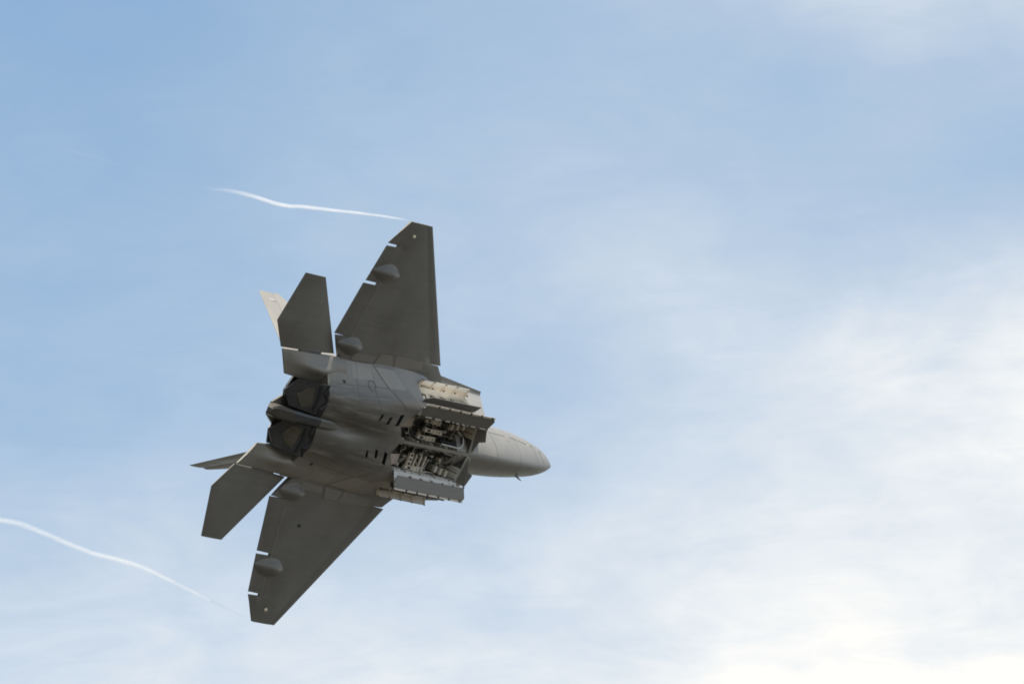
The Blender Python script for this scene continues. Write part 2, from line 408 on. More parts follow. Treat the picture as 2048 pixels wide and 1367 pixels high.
def cr(P, t):
    """catmull-rom through the section points, t in 0..NS-1"""
    i = min(int(t), len(P)-2); u = t - i
    p0 = P[i-1] if i > 0 else (-P[1][0], P[1][1]); p1 = P[i]; p2 = P[i+1]; p3 = P[i+2] if i+2 < len(P) else (2*P[-1][0]-P[-2][0], 2*P[-1][1]-P[-2][1])
    return tuple(0.5*((2*p1[j])+(p2[j]-p0[j])*u+(2*p0[j]-5*p1[j]+4*p2[j]-p3[j])*u*u+(3*p1[j]-p0[j]-3*p2[j]+p3[j])*u**3) for j in (0, 1))
def body_low(s, y):
    """height of the fuselage underside"""
    y = abs(y); P = sec_at(min(max(s, 5.4), 15.25)); lo, hi = 0.0, NS-1.0
    for _ in range(30):
        m = (lo+hi)/2
        if cr(P, m)[0] < y: lo = m
        else: hi = m
    return cr(P, lo)[1]
def body_norm(s, y):
    e = 0.03
    n = Vector((-(body_low(s+e, y)-body_low(s-e, y))/(2*e), -(body_low(s, y+e)-body_low(s, y-e))/(2*e), 1)).normalized()
    return -n

def lip_shift(s, z):
    f = max(0.0, 1 - (s-5.4)/2.2)
    return (0.10 - z)*0.77*f*f*(1 if z < 0.1 else 0.4)
def build_fuselage():
    st = [5.4 + 0.16*i for i in range(61)] + [15.25]
    nb = 48; nt_ = 14; V = []; F = []
    for s in st:
        P = sec_at(s); ring = []
        for k in range(nb+1):                                            # starboard chine down to the keel and up to port
            t = (NS-1) * (1 - 2*k/nb); y, z = cr(P, abs(t)); ring.append((math.copysign(y, t) if t else 0.0, z))
        yc, zc = P[-1]; zt = cubic(TOPZ, s)
        for k in range(1, nt_):
            a = math.pi*k/nt_; y = -yc*math.cos(a); ring.append((y, zc + (zt-zc)*(1-(abs(y)/yc)**1.7)**0.9))
        for y, z in ring: V.append((s + lip_shift(s, z), y, z))
    n = nb + nt_
    for i in range(len(st)-1):
        for k in range(n): F.append((i*n+k, i*n+(k+1) % n, (i+1)*n+(k+1) % n, (i+1)*n+k))
    F.append(tuple(range(n))); F.append(tuple(range(len(V)-1, len(V)-1-n, -1)))
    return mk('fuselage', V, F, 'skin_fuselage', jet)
fuselage = build_fuselage()

BAY = [(10.69, .055), (11.02, .46), (10.72, .80), (10.42, .955), (6.63, .955), (6.50, .055)]
BAY_TOP = -0.40
SB = [(1.70, -.365), (1.40, -.865)]         # side bay, upper and lower lip on the flank
SBN = (-.83*0.27, .56*0.27)
SB_S = (7.0, 10.05)
VENTS = [(11.22, .645, .22, .11), (11.80, .56, .15, .085), (12.33, .62, .13, .075)]
def vent_poly(s, y, hl, hw):
    return [(s-hw-0.04, y+hl), (s+hw-0.04, y+hl*0.75), (s+hw+0.04, y-hl), (s-hw+0.04, y-hl*0.75)]

def prism(poly, z0, z1, out_v, out_f):
    b = len(out_v); k = len(poly)
    out_v += [(p[0], p[1], z0) for p in poly] + [(p[0], p[1], z1) for p in poly]
    out_f += [tuple(b+i for i in range(k)), tuple(b+k+i for i in range(k-1, -1, -1))] + [(b+i, b+(i+1) % k, b+k+(i+1) % k, b+k+i) for i in range(k)]

def cut_bays():
    V = []; F = []
    for sg in (1, -1):
        prism([(p[0], sg*p[1]) for p in BAY], -1.4, BAY_TOP, V, F)
        for v in VENTS:
            prism([(p[0], sg*p[1]) for p in vent_poly(*v)], -1.15, -0.86, V, F)
        b = len(V)
        (yu, zu), (yl, zl) = SB; nx, nz = SBN
        prof = [(yu-nx*.9, zu-nz*.9), (yl-nx*.9, zl-nz*.9), (yl+nx, zl+nz), (yu+nx, zu+nz)]
        for s in SB_S: V += [(s, sg*p[0], p[1]) for p in prof]
        F += [(b, b+1, b+2, b+3), (b+7, b+6, b+5, b+4)] + [(b+i, b+(i+1) % 4, b+4+(i+1) % 4, b+4+i) for i in range(4)]
        b = len(V)                                                       # intake mouth
        q = [(1.00, .0), (1.70, .02), (1.22, -.80), (.98, -.84)]
        for s in (4.5, 7.0 - 0.5): V += [(s, sg*p[0], p[1]) for p in q]
        F += [(b, b+1, b+2, b+3), (b+7, b+6, b+5, b+4)] + [(b+i, b+(i+1) % 4, b+4+(i+1) % 4, b+4+i) for i in range(4)]
    cutter = mk('cutter', V, F, 'dark', jet)
    mod = fuselage.modifiers.new('b', 'BOOLEAN'); mod.operation = 'DIFFERENCE'; mod.object = cutter; mod.solver = 'EXACT'
    dg = bpy.context.evaluated_depsgraph_get(); dg.update()
    me = bpy.data.meshes.new_from_object(fuselage.evaluated_get(dg))
    fuselage.modifiers.clear(); old = fuselage.data; fuselage.data = me; bpy.data.meshes.remove(old)
    bpy.data.objects.remove(cutter, do_unlink=True)
    me.polygons.foreach_set('use_smooth', [True]*len(me.polygons)); me.set_sharp_from_angle(angle=R_(32))
    me.name = 'fuselage'
cut_bays()

# ------------------------------------------------------------------ wings
def wle(y): return 8.615 + (y-2.439)*0.8803
def wleh(y): return 9.29 + (y-2.406)*0.7956
def wteh(y): return 14.47 - (y-2.3)*0.163
def wte(y): return table([(2.036, 14.546), (2.741, 15.28), (4.594, 14.865), (5.946, 14.507), (6.786, 13.722)], y)
def wzm(y): return -0.02 - (abs(y)-2.4)*0.036
def whalf(s, y):
    c0 = wle(y); c = max(0.0, min(1.0, (s-c0)/max(0.3, 15.35 - 0.29*(y-2.4) - c0)))
    tmax = lerp(0.165, 0.05, (abs(y)-2.0)/4.78)
    return tmax*(max(0.06, min(1.0, (4*c*(1-c))**0.6*(1.1-0.3*c))))
def grid_panel(name, edge_a, edge_b, y0, y1, mats, parent, sg, nu=14, nv=8, zoff=None, sharp=40, half=whalf, zm=wzm):
    """closed shell between a front edge s=edge_a(y) and a rear edge s=edge_b(y)"""
    V = []; F = []; nrow = nv+1
    for surf in (1, -1):
        for i in range(nu+1):
            y = lerp(y0, y1, i/nu)
            for j in range(nrow):
                s = lerp(edge_a(y), edge_b(y), j/nv)
                dz = zoff(j/nv, y) if zoff else 0.0
                V.append((s, sg*y, zm(y) + surf*half(s, y) + dz))
    B = (nu+1)*nrow
    for i in range(nu):
        for j in range(nv):
            a = i*nrow+j
            F.append((a, a+1, a+nrow+1, a+nrow)); F.append((B+a, B+a+nrow, B+a+nrow+1, B+a+1))
    for i in range(nu):
        for j in (0, nv):
            a = i*nrow+j; F.append((a, a+nrow, B+a+nrow, B+a))
    for j in range(nv):
        for i in (0, nu):
            a = i*nrow+j; F.append((a, a+1, B+a+1, B+a))
    return mk(name, V, F, mats, parent, sharp)

def build_wing(sg):
    root = lambda y: wleh(y) if y > 2.42 else lerp(8.15, 8.72, (y-2.05)/0.37)
    rear = lambda y: (wteh(y) if y < 5.93 else wte(y)) - 0.0
    # fixed wing box: from the root to the control surfaces, and the full-chord tip
    V = []; F = []
    ys = [1.75, 2.05, 2.2, 2.34, 2.419, 2.421, 2.72, 2.74] + [2.74 + (5.94-2.74)*i/14 for i in range(1, 15)] + [5.945, 6.2, 6.5, 6.78]
    nv = 12; nrow = nv+1
    def fr(y): return 8.15 if y < 2.05 else root(y)
    def rr(y):
        if y < 2.73: return lerp(14.48, 15.25, max(0, (y-2.036)/(2.741-2.036))) if y > 2.036 else 14.45
        if y <= 5.9401: return wteh(y)
        return wte(y)
    for surf in (1, -1):
        for y in ys:
            for j in range(nrow):
                s = lerp(fr(y), rr(y), j/nv); V.append((s, sg*y, wzm(y) + surf*whalf(s, y)))
    B = len(ys)*nrow
    for i in range(len(ys)-1):
        for j in range(nv):
            a = i*nrow+j; F.append((a, a+1, a+nrow+1, a+nrow)); F.append((B+a, B+a+nrow, B+a+nrow+1, B+a+1))
        for j in (0, nv):
            a = i*nrow+j; F.append((a, a+nrow, B+a+nrow, B+a))
    for j in range(nv):
        for i in (0, len(ys)-1):
            a = i*nrow+j; F.append((a, a+1, B+a+1, B+a))
    w = mk('wing', V, F, 'skin', jet, 35)
    # control surfaces, slightly drooped about their hinges
    grid_panel('leading_edge_flap', wle, lambda y: wleh(y)-0.018, 2.452, 6.775, 'edge', jet, sg, 18, 6,
               zoff=lambda v, y: -0.05*(1-v)*lerp(1, .5, (y-2.4)/4.3))
    grid_panel('aileron', lambda y: wteh(y)+0.005, wte, 4.625, 5.865, 'skin', jet, sg, 10, 6, zoff=lambda v, y: -0.015*v*sg)
    grid_panel('flaperon', lambda y: wteh(y)+0.005, wte, 2.755, 4.535, 'skin', jet, sg, 12, 6, zoff=lambda v, y: 0.012*v)
    # pointed actuator fairings bulging softly below the wing
    for (ya, sa, sb, ww, dep) in ((4.98, 13.12, 14.80, 0.36, 0.19), (2.47, 13.5, 15.0, 0.34, 0.19)):
        V = []; F = []; n = 28; k2 = 20
        for i in range(n+1):
            t = i/n; s = lerp(sa, sb, t)
            prof = math.sin(math.pi/2*min(1, t/.42))**1.15 if t < .42 else (1 - ((t-.42)/.58)**1.6)
            prof = max(0.0, prof)
            wd = ww*max(prof**.7, 0.03); dp = dep*prof
            for k in range(k2+1):
                q = 1 - 2*k/k2; y = ya + wd*q; sc = min(s, wte(y)-.03)
                V.append((sc, sg*y, wzm(y) - whalf(sc, y) + 0.008 - (dp+.008)*(0.5+0.5*math.cos(math.pi*q))**0.8))
        for i in range(n):
            for k in range(k2): F.append((i*(k2+1)+k, i*(k2+1)+k+1, (i+1)*(k2+1)+k+1, (i+1)*(k2+1)+k))
        V.append((sb-.02, sg*ya, wzm(ya))); c = len(V)-1
        for k in range(k2): F.append((n*(k2+1)+k, n*(k2+1)+k+1, c))
        mk('actuator_fairing', V, F, 'skin', jet, 70)
    # navigation lamp near the tip
    y, s = 6.33, 13.27; zz = wzm(y)-whalf(s, y)
    V = []; F = []
    for i in range(4):
        for k in range(10):
            a = 2*math.pi*k/10; r = 0.065*math.cos(i*math.pi/7); V.append((s+r*1.3*math.cos(a), sg*y + r*math.sin(a), zz+0.005-0.05*math.sin(i*math.pi/7)))
    for i in range(3):
        for k in range(10): F.append((i*10+k, i*10+(k+1) % 10, (i+1)*10+(k+1) % 10, (i+1)*10+k))
    F.append(tuple(range(30, 40)))
    mk('navigation_lamp', V, F, 'lamp', w, 60)
    return w
wings = {sg: build_wing(sg) for sg in (1, -1)}

def wing_ribbon(name, pts, wd, sg, mats, parent, off=0.004):
    """thin seam strip lying on the wing underside"""
    V = []; F = []; P = []
    for (a, b) in zip(pts, pts[1:]):
        n = max(2, int(math.dist(a, b)/0.25))
        P += [(lerp(a[0], b[0], i/n), lerp(a[1], b[1], i/n)) for i in range(n)]
    P.append(pts[-1])
    for i, p in enumerate(P):
        a = P[max(0, i-1)]; b = P[min(len(P)-1, i+1)]; d = Vector((b[0]-a[0], b[1]-a[1])).normalized(); nrm = Vector((-d.y, d.x))*wd/2
        for q in (1, -1):
            s, y = p[0]+nrm.x*q, p[1]+nrm.y*q
            z = wzm(y)-whalf(s, y)
            V.append((s, sg*y, z-off))
    for i in range(len(P)-1): F.append((2*i, 2*i+1, 2*i+3, 2*i+2))
    o = mk(name, V, F, mats, parent, recalc=False)
    return o

# ------------------------------------------------------------------ tailplanes, fins, booms
def surf_plate(name, outline_le, outline_te, frames, mats, parent, tmax, sharp=30, nu=10, nv=8):
    """lifting surface: outline_le(u), outline_te(u) give 3-D points, frames gives the thickness direction"""
    V = []; F = []; nrow = nv+1; N_ = Vector(frames)
    for q in (1, -1):
        for i in range(nu+1):
            u = i/nu; a = Vector(outline_le(u)); b = Vector(outline_te(u))
            for j in range(nrow):
                c = j/nv; h = lerp(tmax, tmax*0.35, u)*max(0.12, (4*c*(1-c))**0.7)
                V.append(tuple(a.lerp(b, c) + N_*q*h))
    B = (nu+1)*nrow
    for i in range(nu):
        for j in range(nv):
            a = i*nrow+j; F.append((a, a+1, a+nrow+1, a+nrow)); F.append((B+a, B+a+nrow, B+a+nrow+1, B+a+1))
        for j in (0, nv):
            a = i*nrow+j; F.append((a, a+nrow, B+a+nrow, B+a))
    for j in range(nv):
        for i in (0, nu):
            a = i*nrow+j; F.append((a, a+1, B+a+1, B+a))
    return mk(name, V, F, mats, parent, sharp)
def poly_at(pts, u):
    """point at fraction u of the span (by y or height parameter stored first)"""
    for (u0, p0), (u1, p1) in zip(pts, pts[1:]):
        if u <= u1: return tuple(lerp(p0[k], p1[k], (u-u0)/(u1-u0)) for k in range(3))
    return pts[-1][1]

def build_tail(sg):
    # all-moving tailplane
    le = [(0, (14.64, 2.085, 0.105)), (1, (16.98, 4.425, -0.02))]
    te = [(0, (17.87, 1.97, 0.02)), (0.335, (18.72, 2.78, -0.02)), (1, (18.152, 4.428, 0.0))]
    surf_plate('tailplane', lambda u: side([poly_at(le, u)], sg)[0], lambda u: side([poly_at(te, u)], sg)[0], (0, 0, 1), 'skin', jet, 0.075, 30, 18, 8)
    box('tailplane_pivot', (16.15, sg*2.0, 0.03), (.62, .10, .05), 'skin_dark', jet, .02)
    # canted fin with its rudder
    cant = R_(28); N_ = (0, sg*math.cos(cant), -math.sin(cant))
    def P(s, h): return (s, sg*(1.44 + (h-0.2)*0.5317), h)
    H0, H1 = 0.05, 3.07
    def le_s(h): return lerp(12.60, 14.04, (h-H0)/(H1-H0))
    def te_s(h): return lerp(16.74, 15.38, (h-H0)/(H1-H0))
    def hg_s(h): return lerp(15.45, 14.56, (h-H0)/(H1-H0))
    def lead(h): return le_s(h) if h < 2.88 else le_s(2.88) + (h-2.88)*1.0
    f = surf_plate('tail_fin', lambda u: P(lead(lerp(H0, H1, u)), lerp(H0, H1, u)), lambda u: P(hg_s(lerp(H0, H1, u))-0.015, lerp(H0, H1, u)), N_, 'skin_light', jet, 0.085, 30, 24, 8)
    r0 = 0.32
    surf_plate('rudder', lambda u: P(hg_s(lerp(r0, H1, u))+0.015, lerp(r0, H1, u)),
               lambda u: P(te_s(lerp(r0, H1, u)), lerp(r0, H1, u)), N_, 'skin_light', f, 0.055, 30, 12, 6)
    # pale stripe near the tip
    def Q(s, h, o=.05): p = P(s, h); return (p[0], p[1] + N_[1]*o, p[2] + N_[2]*o)
    plate('tail_stripe', [Q(14.72, 2.80, .026), Q(15.10, 2.80, .022), Q(15.13, 2.73, .022), Q(14.75, 2.73, .027)], .004, 'panel_pale', f, dirn=N_)
    # boom carrying both
    V = []; F = []; n = 26; k2 = 20
    def edge_in(t): return lerp(14.2, 17.16, t)
    def edge_out(t): return lerp(14.2, 17.82, t)
    for q in (1, -1):
        for i in range(n+1):
            t = i/n
            for k in range(k2+1):
                v = k/k2; s = lerp(edge_in(t), edge_out(t), v)
                y = lerp(lerp(1.02, 1.165, t), lerp(2.03, 1.925, t), v)
                if q > 0: z = lerp(0.35, 0.0, t**1.3)*math.sin(math.pi*min(1, max(0, v*0.94+0.03)))**0.5
                else:
                    base = lerp(0.36, 0.055, min(1, t*1.05))*(math.sin(math.pi*(v*0.9+0.05))**0.55)
                    bul = 0.155*math.exp(-((v-0.52)/0.2)**2)*math.exp(-((t-0.50)/0.24)**2)
                    z = -0.015 - base*lerp(1.0, 0.9, v) - bul
                V.append((s, sg*y, z))
    B = (n+1)*(k2+1); w = k2+1
    for i in range(n):
        for k in range(k2):
            a = i*w+k; F.append((a, a+1, a+w+1, a+w)); F.append((B+a, B+a+w, B+a+w+1, B+a+1))
        for k in (0, k2):
            a = i*w+k; F.append((a, a+w, B+a+w, B+a))
    for k in range(k2):
        for i in (0, n):
            a = i*w+k; F.append((a, a+1, B+a+1, B+a))
    mk('tail_boom', V, F, 'skin_boom', jet, 40)
for sg in (1, -1): build_tail(sg)

# ------------------------------------------------------------------ engine nozzles and centre fairing
def build_nozzle(sg):
    root = mk('engine_nozzle', side([(14.6, .20, -.62), (14.6, 1.13, -.50), (14.6, 1.13, .30), (14.6, .20, .36),
                                     (15.9, .23, -.28), (15.9, 1.10, -.26), (15.9, 1.10, .24), (15.9, .23, .24)], sg),
              [(0, 1, 5, 4), (1, 2, 6, 5), (2, 3, 7, 6), (3, 0, 4, 7)], 'nozzle', jet)
    def low(s): return -.715 + (s-15.2)*0.385
    def upz(s): return .44 - (s-15.2)*0.24
    hinge = [(15.33, 1.21), (15.47, .90), (15.22, .69), (15.43, .42), (15.36, .19)]
    tip = [(16.50, .235), (16.88, .65), (16.52, 1.13)]
    for zf, nm in ((low, 'nozzle_flap'), (upz, 'nozzle_flap')):
        pts = [(s, sg*y, zf(s)) for s, y in hinge + [(q[0] - (0.16 if zf is upz else 0), q[1]) for q in tip]]
        plate(nm, pts, 0.05, 'nozzle', root, dirn=(0, 0, 1 if zf is low else -1))
    # scorched patch, two dark braces and seams standing on the lower flap
    pan = [(16.42, .66), (16.12, .93), (15.86, 1.02), (15.79, .72), (15.74, .40), (16.10, .31)]
    plate('flap_panel', [(s, sg*y, low(s)-0.006) for s, y in pan], 0.012, 'nozzle_tan', root, dirn=(0, 0, -1))
    band = [(15.70, 1.12), (15.62, .70), (15.66, .30), (15.58, .30), (15.53, .70), (15.60, 1.12)]
    plate('flap_panel', [(s, sg*y, low(s)-0.004) for s, y in band], 0.02, 'nozzle_dark', root, dirn=(0, 0, -1))
    # dark serrated collar just ahead of the flap
    col = [(hinge[0][0]-.0, hinge[0][1]), (hinge[1][0], hinge[1][1]), hinge[2], hinge[3], hinge[4]]
    V = []; F = []
    for (s, y) in col:
        z = body_low(min(s, 15.2), y)
        V += [(s-0.05, sg*y, z-0.006), (s+0.05, sg*y, low(s)-0.008)]
    for i in range(len(col)-1): F.append((2*i, 2*i+1, 2*i+3, 2*i+2))
    mk('collar', V, F, 'dark', root, recalc=False)
for sg in (1, -1): build_nozzle(sg)

def build_fairing():
    # beaver tail between the engines: long narrow keel ending in a hexagonal tip
    st = [(14.06, 0.01, -.815, -.80), (14.35, .085, -.865, -.70), (14.7, .13, -.86, -.60), (15.3, .15, -.80, -.5), (16.0, .155, -.71, -.35),
          (16.6, .17, -.61, -.2), (17.15, .20, -.50, -.1), (17.40, .195, -.44, -.1), (17.56, .14, -.40, -.16), (17.62, .07, -.38, -.2)]
    V = []; F = []
    for s, w, zb, zt in st: V += [(s, w, zt), (s, w, zb+.05), (s, w*.62, zb), (s, -w*.62, zb), (s, -w, zb+.05), (s, -w, zt)]
    for i in range(len(st)-1):
        for k in range(6): F.append((i*6+k, i*6+(k+1) % 6, (i+1)*6+(k+1) % 6, (i+1)*6+k))
    F.append((0, 1, 2, 3, 4, 5)); e = len(V)-6; F.append(tuple(range(e+5, e-1, -1)))
    fa = mk('tail_fairing', V, F, ['skin', 'nozzle', 'fairing_brown'], jet, 25)
    for p in fa.data.polygons:
        s = -p.center.x; p.material_index = 0 if s < 15.25 else (1 if s < 16.75 else 2)
    # deck joining the engines above the fairing
    mk('tail_deck', [(15.0, -1.15, .36), (15.0, 1.15, .36), (17.3, .22, -.02), (17.3, -.22, -.02), (15.0, -1.15, .30), (15.0, 1.15, .30), (17.3, .22, -.08), (17.3, -.22, -.08)],
       [(0,1,2,3),(7,6,5,4),(0,4,5,1),(1,5,6,2),(2,6,7,3),(3,7,4,0)], 'skin', jet)
build_fairing()

# ------------------------------------------------------------------ weapons bays
rng = random.Random(7)
def inset(poly, d):
    cx = sum(p[0] for p in poly)/len(poly); cy = sum(p[1] for p in poly)/len(poly)
    return [(p[0] + (cx-p[0])*d/abs(cx-p[0]) if abs(cx-p[0]) > d else p[0], p[1] + (cy-p[1])*d/abs(cy-p[1]) if abs(cy-p[1]) > d else p[1]) for p in poly]

def build_main_bay(sg):
    P = inset(BAY, 0.004); k = len(P)
    V = [(p[0], sg*p[1], -0.981) for p in P] + [(p[0], sg*p[1], BAY_TOP-0.004) for p in P]
    F = [tuple(range(k, 2*k))] + [(i, (i+1) % k, k+(i+1) % k, k+i) for i in range(k)]
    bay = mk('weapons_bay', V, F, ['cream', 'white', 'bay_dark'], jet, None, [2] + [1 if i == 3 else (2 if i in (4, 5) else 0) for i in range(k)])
    def Y(y): return sg*y
    top = BAY_TOP - 0.01
    # frames across the roof and down the outer wall
    for i in range(9):
        s = 6.95 + i*0.45
        o = box('rib', (s, Y(.52), top-0.03), (.022, .42, .035), 'olive' if i % 3 else 'dark', bay)
        box('rib', (s, Y(.93), -.70), (.02, .02, .26), 'white' if i % 2 else 'steel', bay)
        box('rib', (s, Y(.085), -.70), (.02, .02, .26), 'olive' if i % 2 else 'cream', bay)
    # stringers
    for y in (.22, .48, .72):
        box('stringer', (8.6, Y(y), top-0.02), (1.9, .018, .025), 'olive', bay)
    for z in (-.55, -.72, -.88):
        box('stringer', (8.5, Y(.94), z), (1.85, .008, .014), 'white', bay)
    # launchers: cream frames with slots
    if sg > 0: L_ = [(8.70, .76, -.62, .47), (8.55, .46, -.66, .56), (8.82, .20, -.66, .56)]
    else: L_ = [(8.86, .84, -.66, .56)]
    for (s, y, z, hl) in L_:
        V = []; F = []; mi = []
        def bx(c, h, m):
            b = len(V)
            for dx in (-1, 1):
                for dy in (-1, 1):
                    for dz in (-1, 1): V.append((c[0]+dx*h[0], c[1]+dy*h[1], c[2]+dz*h[2]))
            F.extend([(b+q[0], b+q[1], b+q[2], b+q[3]) for q in ((0,1,3,2),(4,6,7,5),(0,4,5,1),(2,3,7,6),(0,2,6,4),(1,5,7,3))]); mi.extend([m]*6)
        bx((s-hl*.40, Y(y), z), (hl*.50, .075, .055), 0)
        bx((s+hl*.55, Y(y), z), (hl*.42, .060, .045), 0)
        bx((s+hl*.55, Y(y), z-.047), (.085, .036, .006), 1)
        bx((s-hl*.60, Y(y), z-.057), (.018, .045, .004), 1)
        bx((s-hl*.28, Y(y), z-.057), (.014, .030, .004), 1)
        bx((s-hl*.82, Y(y)+.03, z-.057), (.03, .012, .004), 1)
        bx((s-hl*.3, Y(y), z+.13), (.05, .04, .09), 2)
        bx((s+hl*.6, Y(y), z+.13), (.05, .04, .09), 2)
        mk('launcher', V, F, ['cream', 'dark', 'olive'], bay, None, mi)
    if sg < 0:      # cross tie of the port launcher ladder
        box('cross_tie', (9.25, Y(.57), -.66), (.13, .21, .04), 'cream', bay, .01)
        for y in (.43, .57, .71): box('equipment_box', (9.25, Y(y), -.702), (.06, .035, .01), 'dark', bay)
        for s in (8.92, 8.62, 8.36): box('cross_tie', (s, Y(.58), -.655), (.035, .20, .03), 'cream', bay, .008)
    # forward equipment: pale boxes and a bulkhead
    def fw(y): return 6.50 + (y-.055)*.144
    plate('bulkhead', [(fw(.93)+.02, Y(.93), -.97), (fw(.50)+.02, Y(.50), -.97), (fw(.50)+.05, Y(.50), -.42), (fw(.93)+.05, Y(.93), -.42)], .01, 'cream' if sg > 0 else 'white', bay, dirn=(1, 0, 0))
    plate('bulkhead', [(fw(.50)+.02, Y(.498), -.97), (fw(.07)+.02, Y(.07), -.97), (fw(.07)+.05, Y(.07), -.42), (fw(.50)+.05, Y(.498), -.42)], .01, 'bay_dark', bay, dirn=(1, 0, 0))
    plate('bulkhead_edge', [(fw(.93)+.004, Y(.945), -.99), (fw(.07)+.004, Y(.07), -.99), (fw(.07)+.05, Y(.07), -.985), (fw(.93)+.05, Y(.945), -.985)], .01, 'panel_pale', bay, dirn=(0, 0, 1))
    for q in range(4):
        y = .56 + q*.105; box('stiffener', (fw(y)+.06, Y(y), -.72), (.018, .012, .22), 'olive' if q % 2 else 'cream', bay)
    for i in range(34):
        s = rng.uniform(6.75, 10.0); y = rng.uniform(.14, .86); z = rng.uniform(-.62, -.47)
        if abs(s-8.8) < .72 and z < -.55: z = -.47
        box('equipment_box', (s, Y(y), z), (rng.uniform(.03, .12), rng.uniform(.02, .07), rng.uniform(.03, .08)), rng.choice(['dark', 'olive', 'bay_dark', 'dark', 'steel', 'cream', 'olive']), bay, 0.008)
    for i in range(6):
        s = 6.95 + i*.17
        box('equipment_box', (s, Y(.80 - .02*i), -.62), (.065, .10, .12), 'cream' if i % 2 == 0 else 'olive', bay, 0.01)
    # pipes and cables along and across the bay
    for i in range(9):
        y = rng.uniform(.12, .9); z = rng.uniform(-.66, -.5); s0 = rng.uniform(6.7, 8.6); s1 = s0 + rng.uniform(.8, 2.0)
        pts = [(lerp(s0, min(s1, 10.5), q/5), Y(y + rng.uniform(-.05, .05)), z + rng.uniform(-.03, .03)) for q in range(6)]
        tube('pipe', smooth_path(pts, 4), rng.uniform(.010, .022), rng.choice(['steel', 'dark', 'cream', 'dark']), bay, 6)
    for i in range(8):
        s = rng.uniform(6.9, 10.3)
        pts = [(s, Y(.1), -.75+rng.uniform(-.1, .1)), (s+rng.uniform(-.15, .15), Y(.3), -.55), (s+rng.uniform(-.2, .2), Y(.62), -.52), (s+rng.uniform(-.2, .2), Y(.92), -.72+rng.uniform(-.15, .12))]
        tube('cable', smooth_path(pts, 5), rng.uniform(.008, .016), rng.choice(['steel', 'dark', 'cream', 'dark']), bay, 6)
    # fine bundles: pale and dark lines threading between the frames
    for i in range(34):
        s = rng.uniform(6.8, 10.2); y = rng.uniform(.12, .88); z = rng.uniform(-.72, -.5); a = rng.uniform(-.5, .5)
        pts = [(s, Y(y), z)]
        for q in range(4):
            s += rng.uniform(-.12, .16); y = min(.9, max(.1, y + a*.2 + rng.uniform(-.08, .08))); z = min(-.46, max(-.8, z + rng.uniform(-.06, .06))); pts.append((s, Y(y), z))
        tube('cable', smooth_path(pts, 4), rng.uniform(.006, .012), rng.choice(['white', 'dark', 'steel', 'cream', 'dark']), bay, 5)
    # big hose curling at the front inner corner
    if sg > 0: pts = [(8.05, .13, -.80), (7.5, .13, -.86), (7.05, .14, -.88), (6.85, .28, -.84), (6.82, .46, -.72), (6.95, .60, -.55)]
    else: pts = [(7.6, -.12, -.78), (7.2, -.14, -.84), (6.95, -.2, -.84), (6.85, -.38, -.72), (6.9, -.5, -.5)]
    tube('hose', smooth_path(pts, 7), .048, 'steel', bay, 12)
    tube('hose', smooth_path([(p[0]+.03, p[1]+sg*.09, p[2]+.06) for p in pts], 7), .035, 'dark', bay, 10)
    # comb of short struts along the keel
    for i in range(14):
        s = 9.9 - i*.19
        tube('strut', [(s, Y(.075), -.955), (s-.10, Y(.16), -.76)], .009, 'steel' if i % 3 else 'white', bay, 5)
    # struts that push the door out
    for s in (10.25, 9.6, 8.4, 7.2, 6.9):
        tube('door_strut', [(s, Y(.92), -.60), (s-.08, Y(.99), -1.0), (s-.12, Y(1.05), -1.33)], .012, 'white', bay, 6)
    # sloped closing wall at the rear, seen bright from below
    plate('closing_wall', [(11.0, Y(.46), -.975), (10.71, Y(.79), -.975), (9.95, Y(.80), -.70), (9.98, Y(.46), -.70)], .01, 'tan', bay, dirn=(-1, 0, 0))

    # ---- bifold door: upper leaf (white inside) and lower leaf (grey skin seen from below)
    door = plate('bay_door', [(10.66, Y(1.015), -1.33), (10.90, Y(1.30), -1.452), (10.80, Y(1.385), -1.485), (6.62, Y(1.385), -1.485), (6.52, Y(1.30), -1.452), (6.57, Y(1.015), -1.33)],
                 .022, ['skin', 'white', 'skin_dark'], jet, dirn=(0, 0, 1))
    plate('door_leaf', [(10.42, Y(.957), -.99), (10.86, Y(1.40), -1.478), (6.64, Y(1.40), -1.478), (6.62, Y(.957), -.99)], .02, ['white', 'skin', 'skin'], door, dirn=(0, sg, 0))
    plate('hinge_flange', [(10.86, Y(1.40), -1.482), (10.80, Y(1.455), -1.500), (6.60, Y(1.455), -1.500), (6.62, Y(1.40), -1.482)], .008, 'cream', door, dirn=(0, 0, 1))
    for i in range(6):
        s = 10.1 - i*.66
        box('hinge', (s, Y(1.425), -1.497), (.028, .035, .014), 'dark', door)
        box('hinge', (s-.2, Y(1.005), -1.318), (.05, .02, .02), 'dark', door)
    for i in range(7):
        s = 10.2 - i*.56; box('lip', (s, Y(1.0), -1.322), (.19, .014, .010), 'white', door)
    # ---- airflow spoiler hanging at the front edge
    plate('spoiler', [(6.58, Y(.93), -.99), (6.42, Y(.10), -.99), (6.41, Y(.13), -1.02), (6.40, Y(.50), -1.13), (6.24, Y(.57), -1.25), (6.46, Y(1.0), -1.25)], .025, 'skin', jet, dirn=(-1, 0, 0))
    return bay
for sg in (1, -1): build_main_bay(sg)

